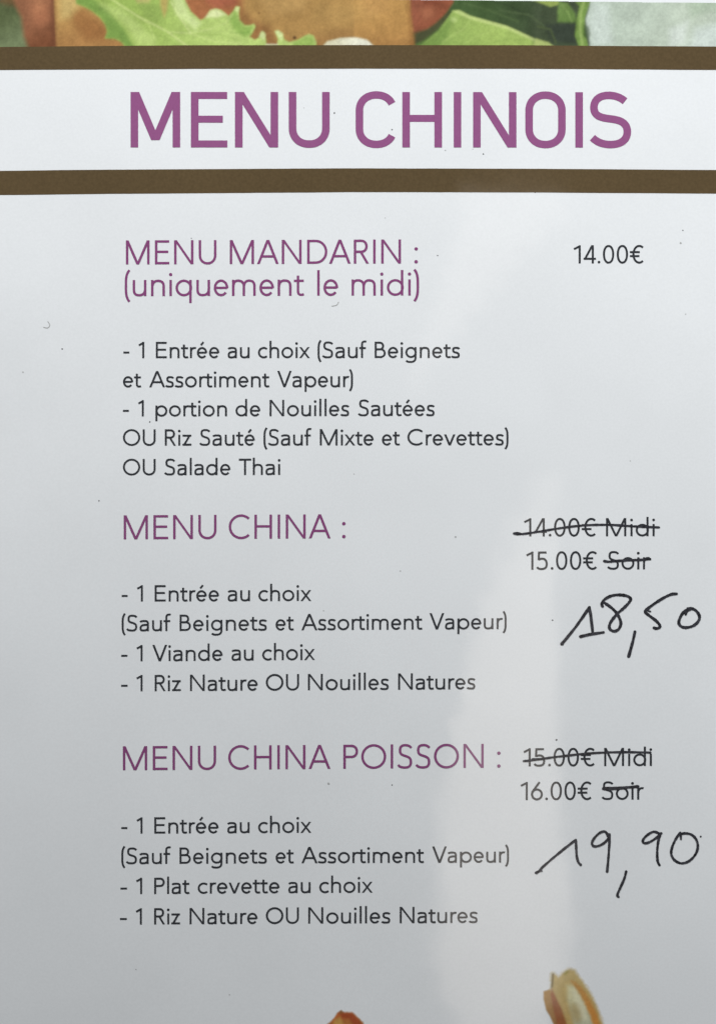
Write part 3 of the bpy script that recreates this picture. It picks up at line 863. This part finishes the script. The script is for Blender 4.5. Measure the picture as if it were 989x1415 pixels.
def pen(ink, P_, w, smooth=True, taper=.0):
    pts = spline(P_) if smooth else resample(P_, 4)
    n = len(pts); ph = random.random() * 6
    ws = [w * (1 + .06 * math.sin(i * 1.9 + ph * 3) + .09 * math.sin(ph + i * .45) + .05 * math.sin(ph * 2 + i * 1.3)) * (1 - taper * max(0, i / n - .7) / .3) for i in range(n)]
    ink.ribbon(pts, ws)
    ink.dot(pts[0], ws[0] / 2, 12); ink.dot(pts[-1], ws[-1] / 2, 12)

def Z(ox, oy, k): return lambda *ps: [(ox + a / k, oy + b / k) for a, b in ps]

a = Z(690, 700, 3.308)
k = Ink(0.00013)
pen(k, a((64, 123), (82, 126), (105, 125), (150, 119), (200, 111), (260, 101), (330, 91), (400, 85), (460, 83), (520, 84), (580, 88), (650, 92), (728, 95)), 3.1)
pen(k, a((64, 121), (80, 119), (100, 124)), 2.0)
k.build("strike_line", M_PEN, card, "long pen stroke through 14.00€ Midi")
k = Ink(0.00013)
pen(k, a((478, 249), (500, 252), (540, 248), (600, 245), (650, 243), (686, 240)), 3.5)
k.build("strike_line", M_PEN, card, "pen stroke through Soir below MENU CHINA")
a = Z(690, 1010, 3.308)
k = Ink(0.00013)
pen(k, a((110, 138), (140, 135), (180, 130), (240, 121), (300, 114), (360, 107), (420, 102), (500, 98), (590, 97), (688, 99)), 3.1)
pen(k, a((150, 128), (190, 127), (240, 122)), 2.4)
k.build("strike_line", M_PEN, card, "long pen stroke through 15.00€ Midi")
k = Ink(0.00013)
pen(k, a((474, 264), (500, 266), (550, 262), (600, 257), (632, 254)), 4.0)
pen(k, a((474, 260), (520, 259), (570, 258)), 2.6)
k.build("strike_line", M_PEN, card, "pen stroke through Soir below MENU CHINA POISSON")

a = Z(770, 810, 4.516)
PN = 4.1
k = Ink(0.00011)
pen(k, a((26, 360), (60, 320), (110, 258), (155, 195), (198, 132)), PN, False)
k.dot(a((28, 358))[0], 2.7, 12, 2.6, .12)
pen(k, a((198, 134), (206, 180), (212, 230), (219, 290)), PN * .95, False)
pen(k, a((143, 314), (200, 301), (286, 288)), PN, False)
pen(k, a((280, 126), (276, 110), (292, 84), (330, 62), (378, 54), (428, 60), (454, 76), (448, 98), (415, 134), (372, 172), (335, 218), (322, 250), (330, 272), (356, 281),
         (382, 266), (394, 232), (384, 196), (362, 160), (330, 130), (296, 106)), PN)
pen(k, a((482, 284), (470, 340), (456, 392), (443, 438)), PN * 1.02, False)
pen(k, a((741, 48), (712, 50), (670, 68), (620, 98), (572, 132), (548, 152), (550, 166), (580, 190), (614, 216), (636, 242), (634, 258), (616, 264), (601, 260)), PN)
pen(k, a((572, 136), (562, 152), (578, 158)), 2.4)
pen(k, a((798, 178), (806, 158), (824, 148)), PN * .8)
pen(k, a((824, 140), (788, 160), (764, 196), (756, 230), (772, 252), (806, 258), (848, 246), (878, 218), (884, 186), (864, 154), (836, 140), (812, 140)), PN)
k.build("handwritten_price", M_PEN, card, "price 18,50 handwritten in black marker")

a = Z(730, 1140, 3.819)
PN = 3.5
k = Ink(0.00011)
pen(k, a((42, 252), (58, 243), (70, 226), (120, 182), (180, 132), (249, 78)), PN, False)
k.dot(a((40, 253))[0], 2.2, 12, 1.9, .15)
k.dot(a((68, 244))[0], 1.6, 10, 1.1, .15)
pen(k, a((249, 80), (251, 120), (254, 165), (262, 196), (274, 210)), PN)
pen(k, a((418, 60), (412, 44), (398, 34), (372, 44), (346, 70), (334, 96), (344, 112), (370, 110), (402, 92), (426, 62)), PN)
pen(k, a((426, 50), (426, 100), (421, 170), (414, 246)), PN, False)
pen(k, a((514, 246), (504, 284), (482, 334), (468, 368), (474, 380)), PN)
pen(k, a((694, 50), (682, 42), (660, 36), (636, 46), (612, 66), (602, 84), (610, 96), (634, 92), (668, 72), (700, 44)), PN)
pen(k, a((697, 44), (684, 84), (678, 140), (680, 190), (690, 212)), PN)
pen(k, a((800, 40), (776, 74), (757, 116), (752, 154), (770, 186), (806, 202), (846, 190), (880, 154), (892, 112), (882, 74), (856, 50), (822, 44), (800, 50)), PN)
pen(k, a((798, 40), (802, 56), (803, 76)), PN * .8)
k.dot(a((907, 61))[0], 1.3, 10)
k.build("handwritten_price", M_PEN, card, "price 19,90 handwritten in black marker")

# ------------------------------------------------------------------ specks of dirt trapped under the film
specks = [(462, 156, 1.1, 1), (420, 149, .7, 0), (541.5, 179, 1.0, 1), (615, 207.5, .9, 0), (653, 206, .6, 0), (667.5, 212.5, 1.1, 1), (427, 69, .8, 1),
          (264.5, 329, .7, 1), (604.5, 353, 1.0, 1), (943, 318, .9, 1), (940, 335.5, 1.3, 0), (86, 482, 1.1, 1), (32, 514, 1.0, 0), (207, 583, 1.0, 1),
          (137, 692, 1.0, 1), (763, 857, 1.4, 1), (768.3, 1022.5, 1.3, 1), (541.5, 1085, .9, 1), (553, 789, 1.1, 0), (447, 844, 1.0, 0), (489, 655, .8, 0),
          (870, 637, 1.0, 0), (629, 742, 1.3, 0), (454, 1083, 1.6, 0), (188, 1340, 1.0, 0), (317, 1375, .9, 0), (739, 265, 1.3, 1), (532, 301, .8, 0), (947, 434, .9, 0)]
for x, y, r, dark in specks:
    k = Ink(0.00005)
    k.dot((x, y), r, 9, r * random.uniform(.7, 1.1), .25)
    k.build("speck", M_DUST_D if dark else M_DUST, card)
for P_ in ([(60, 452), (66, 453), (69, 449), (66, 444)], [(458, 423), (465, 421.5), (468, 417)]):
    k = Ink(0.00005)
    k.ribbon(spline(P_, 5), 1.1)
    k.build("scuff", M_DUST, card)
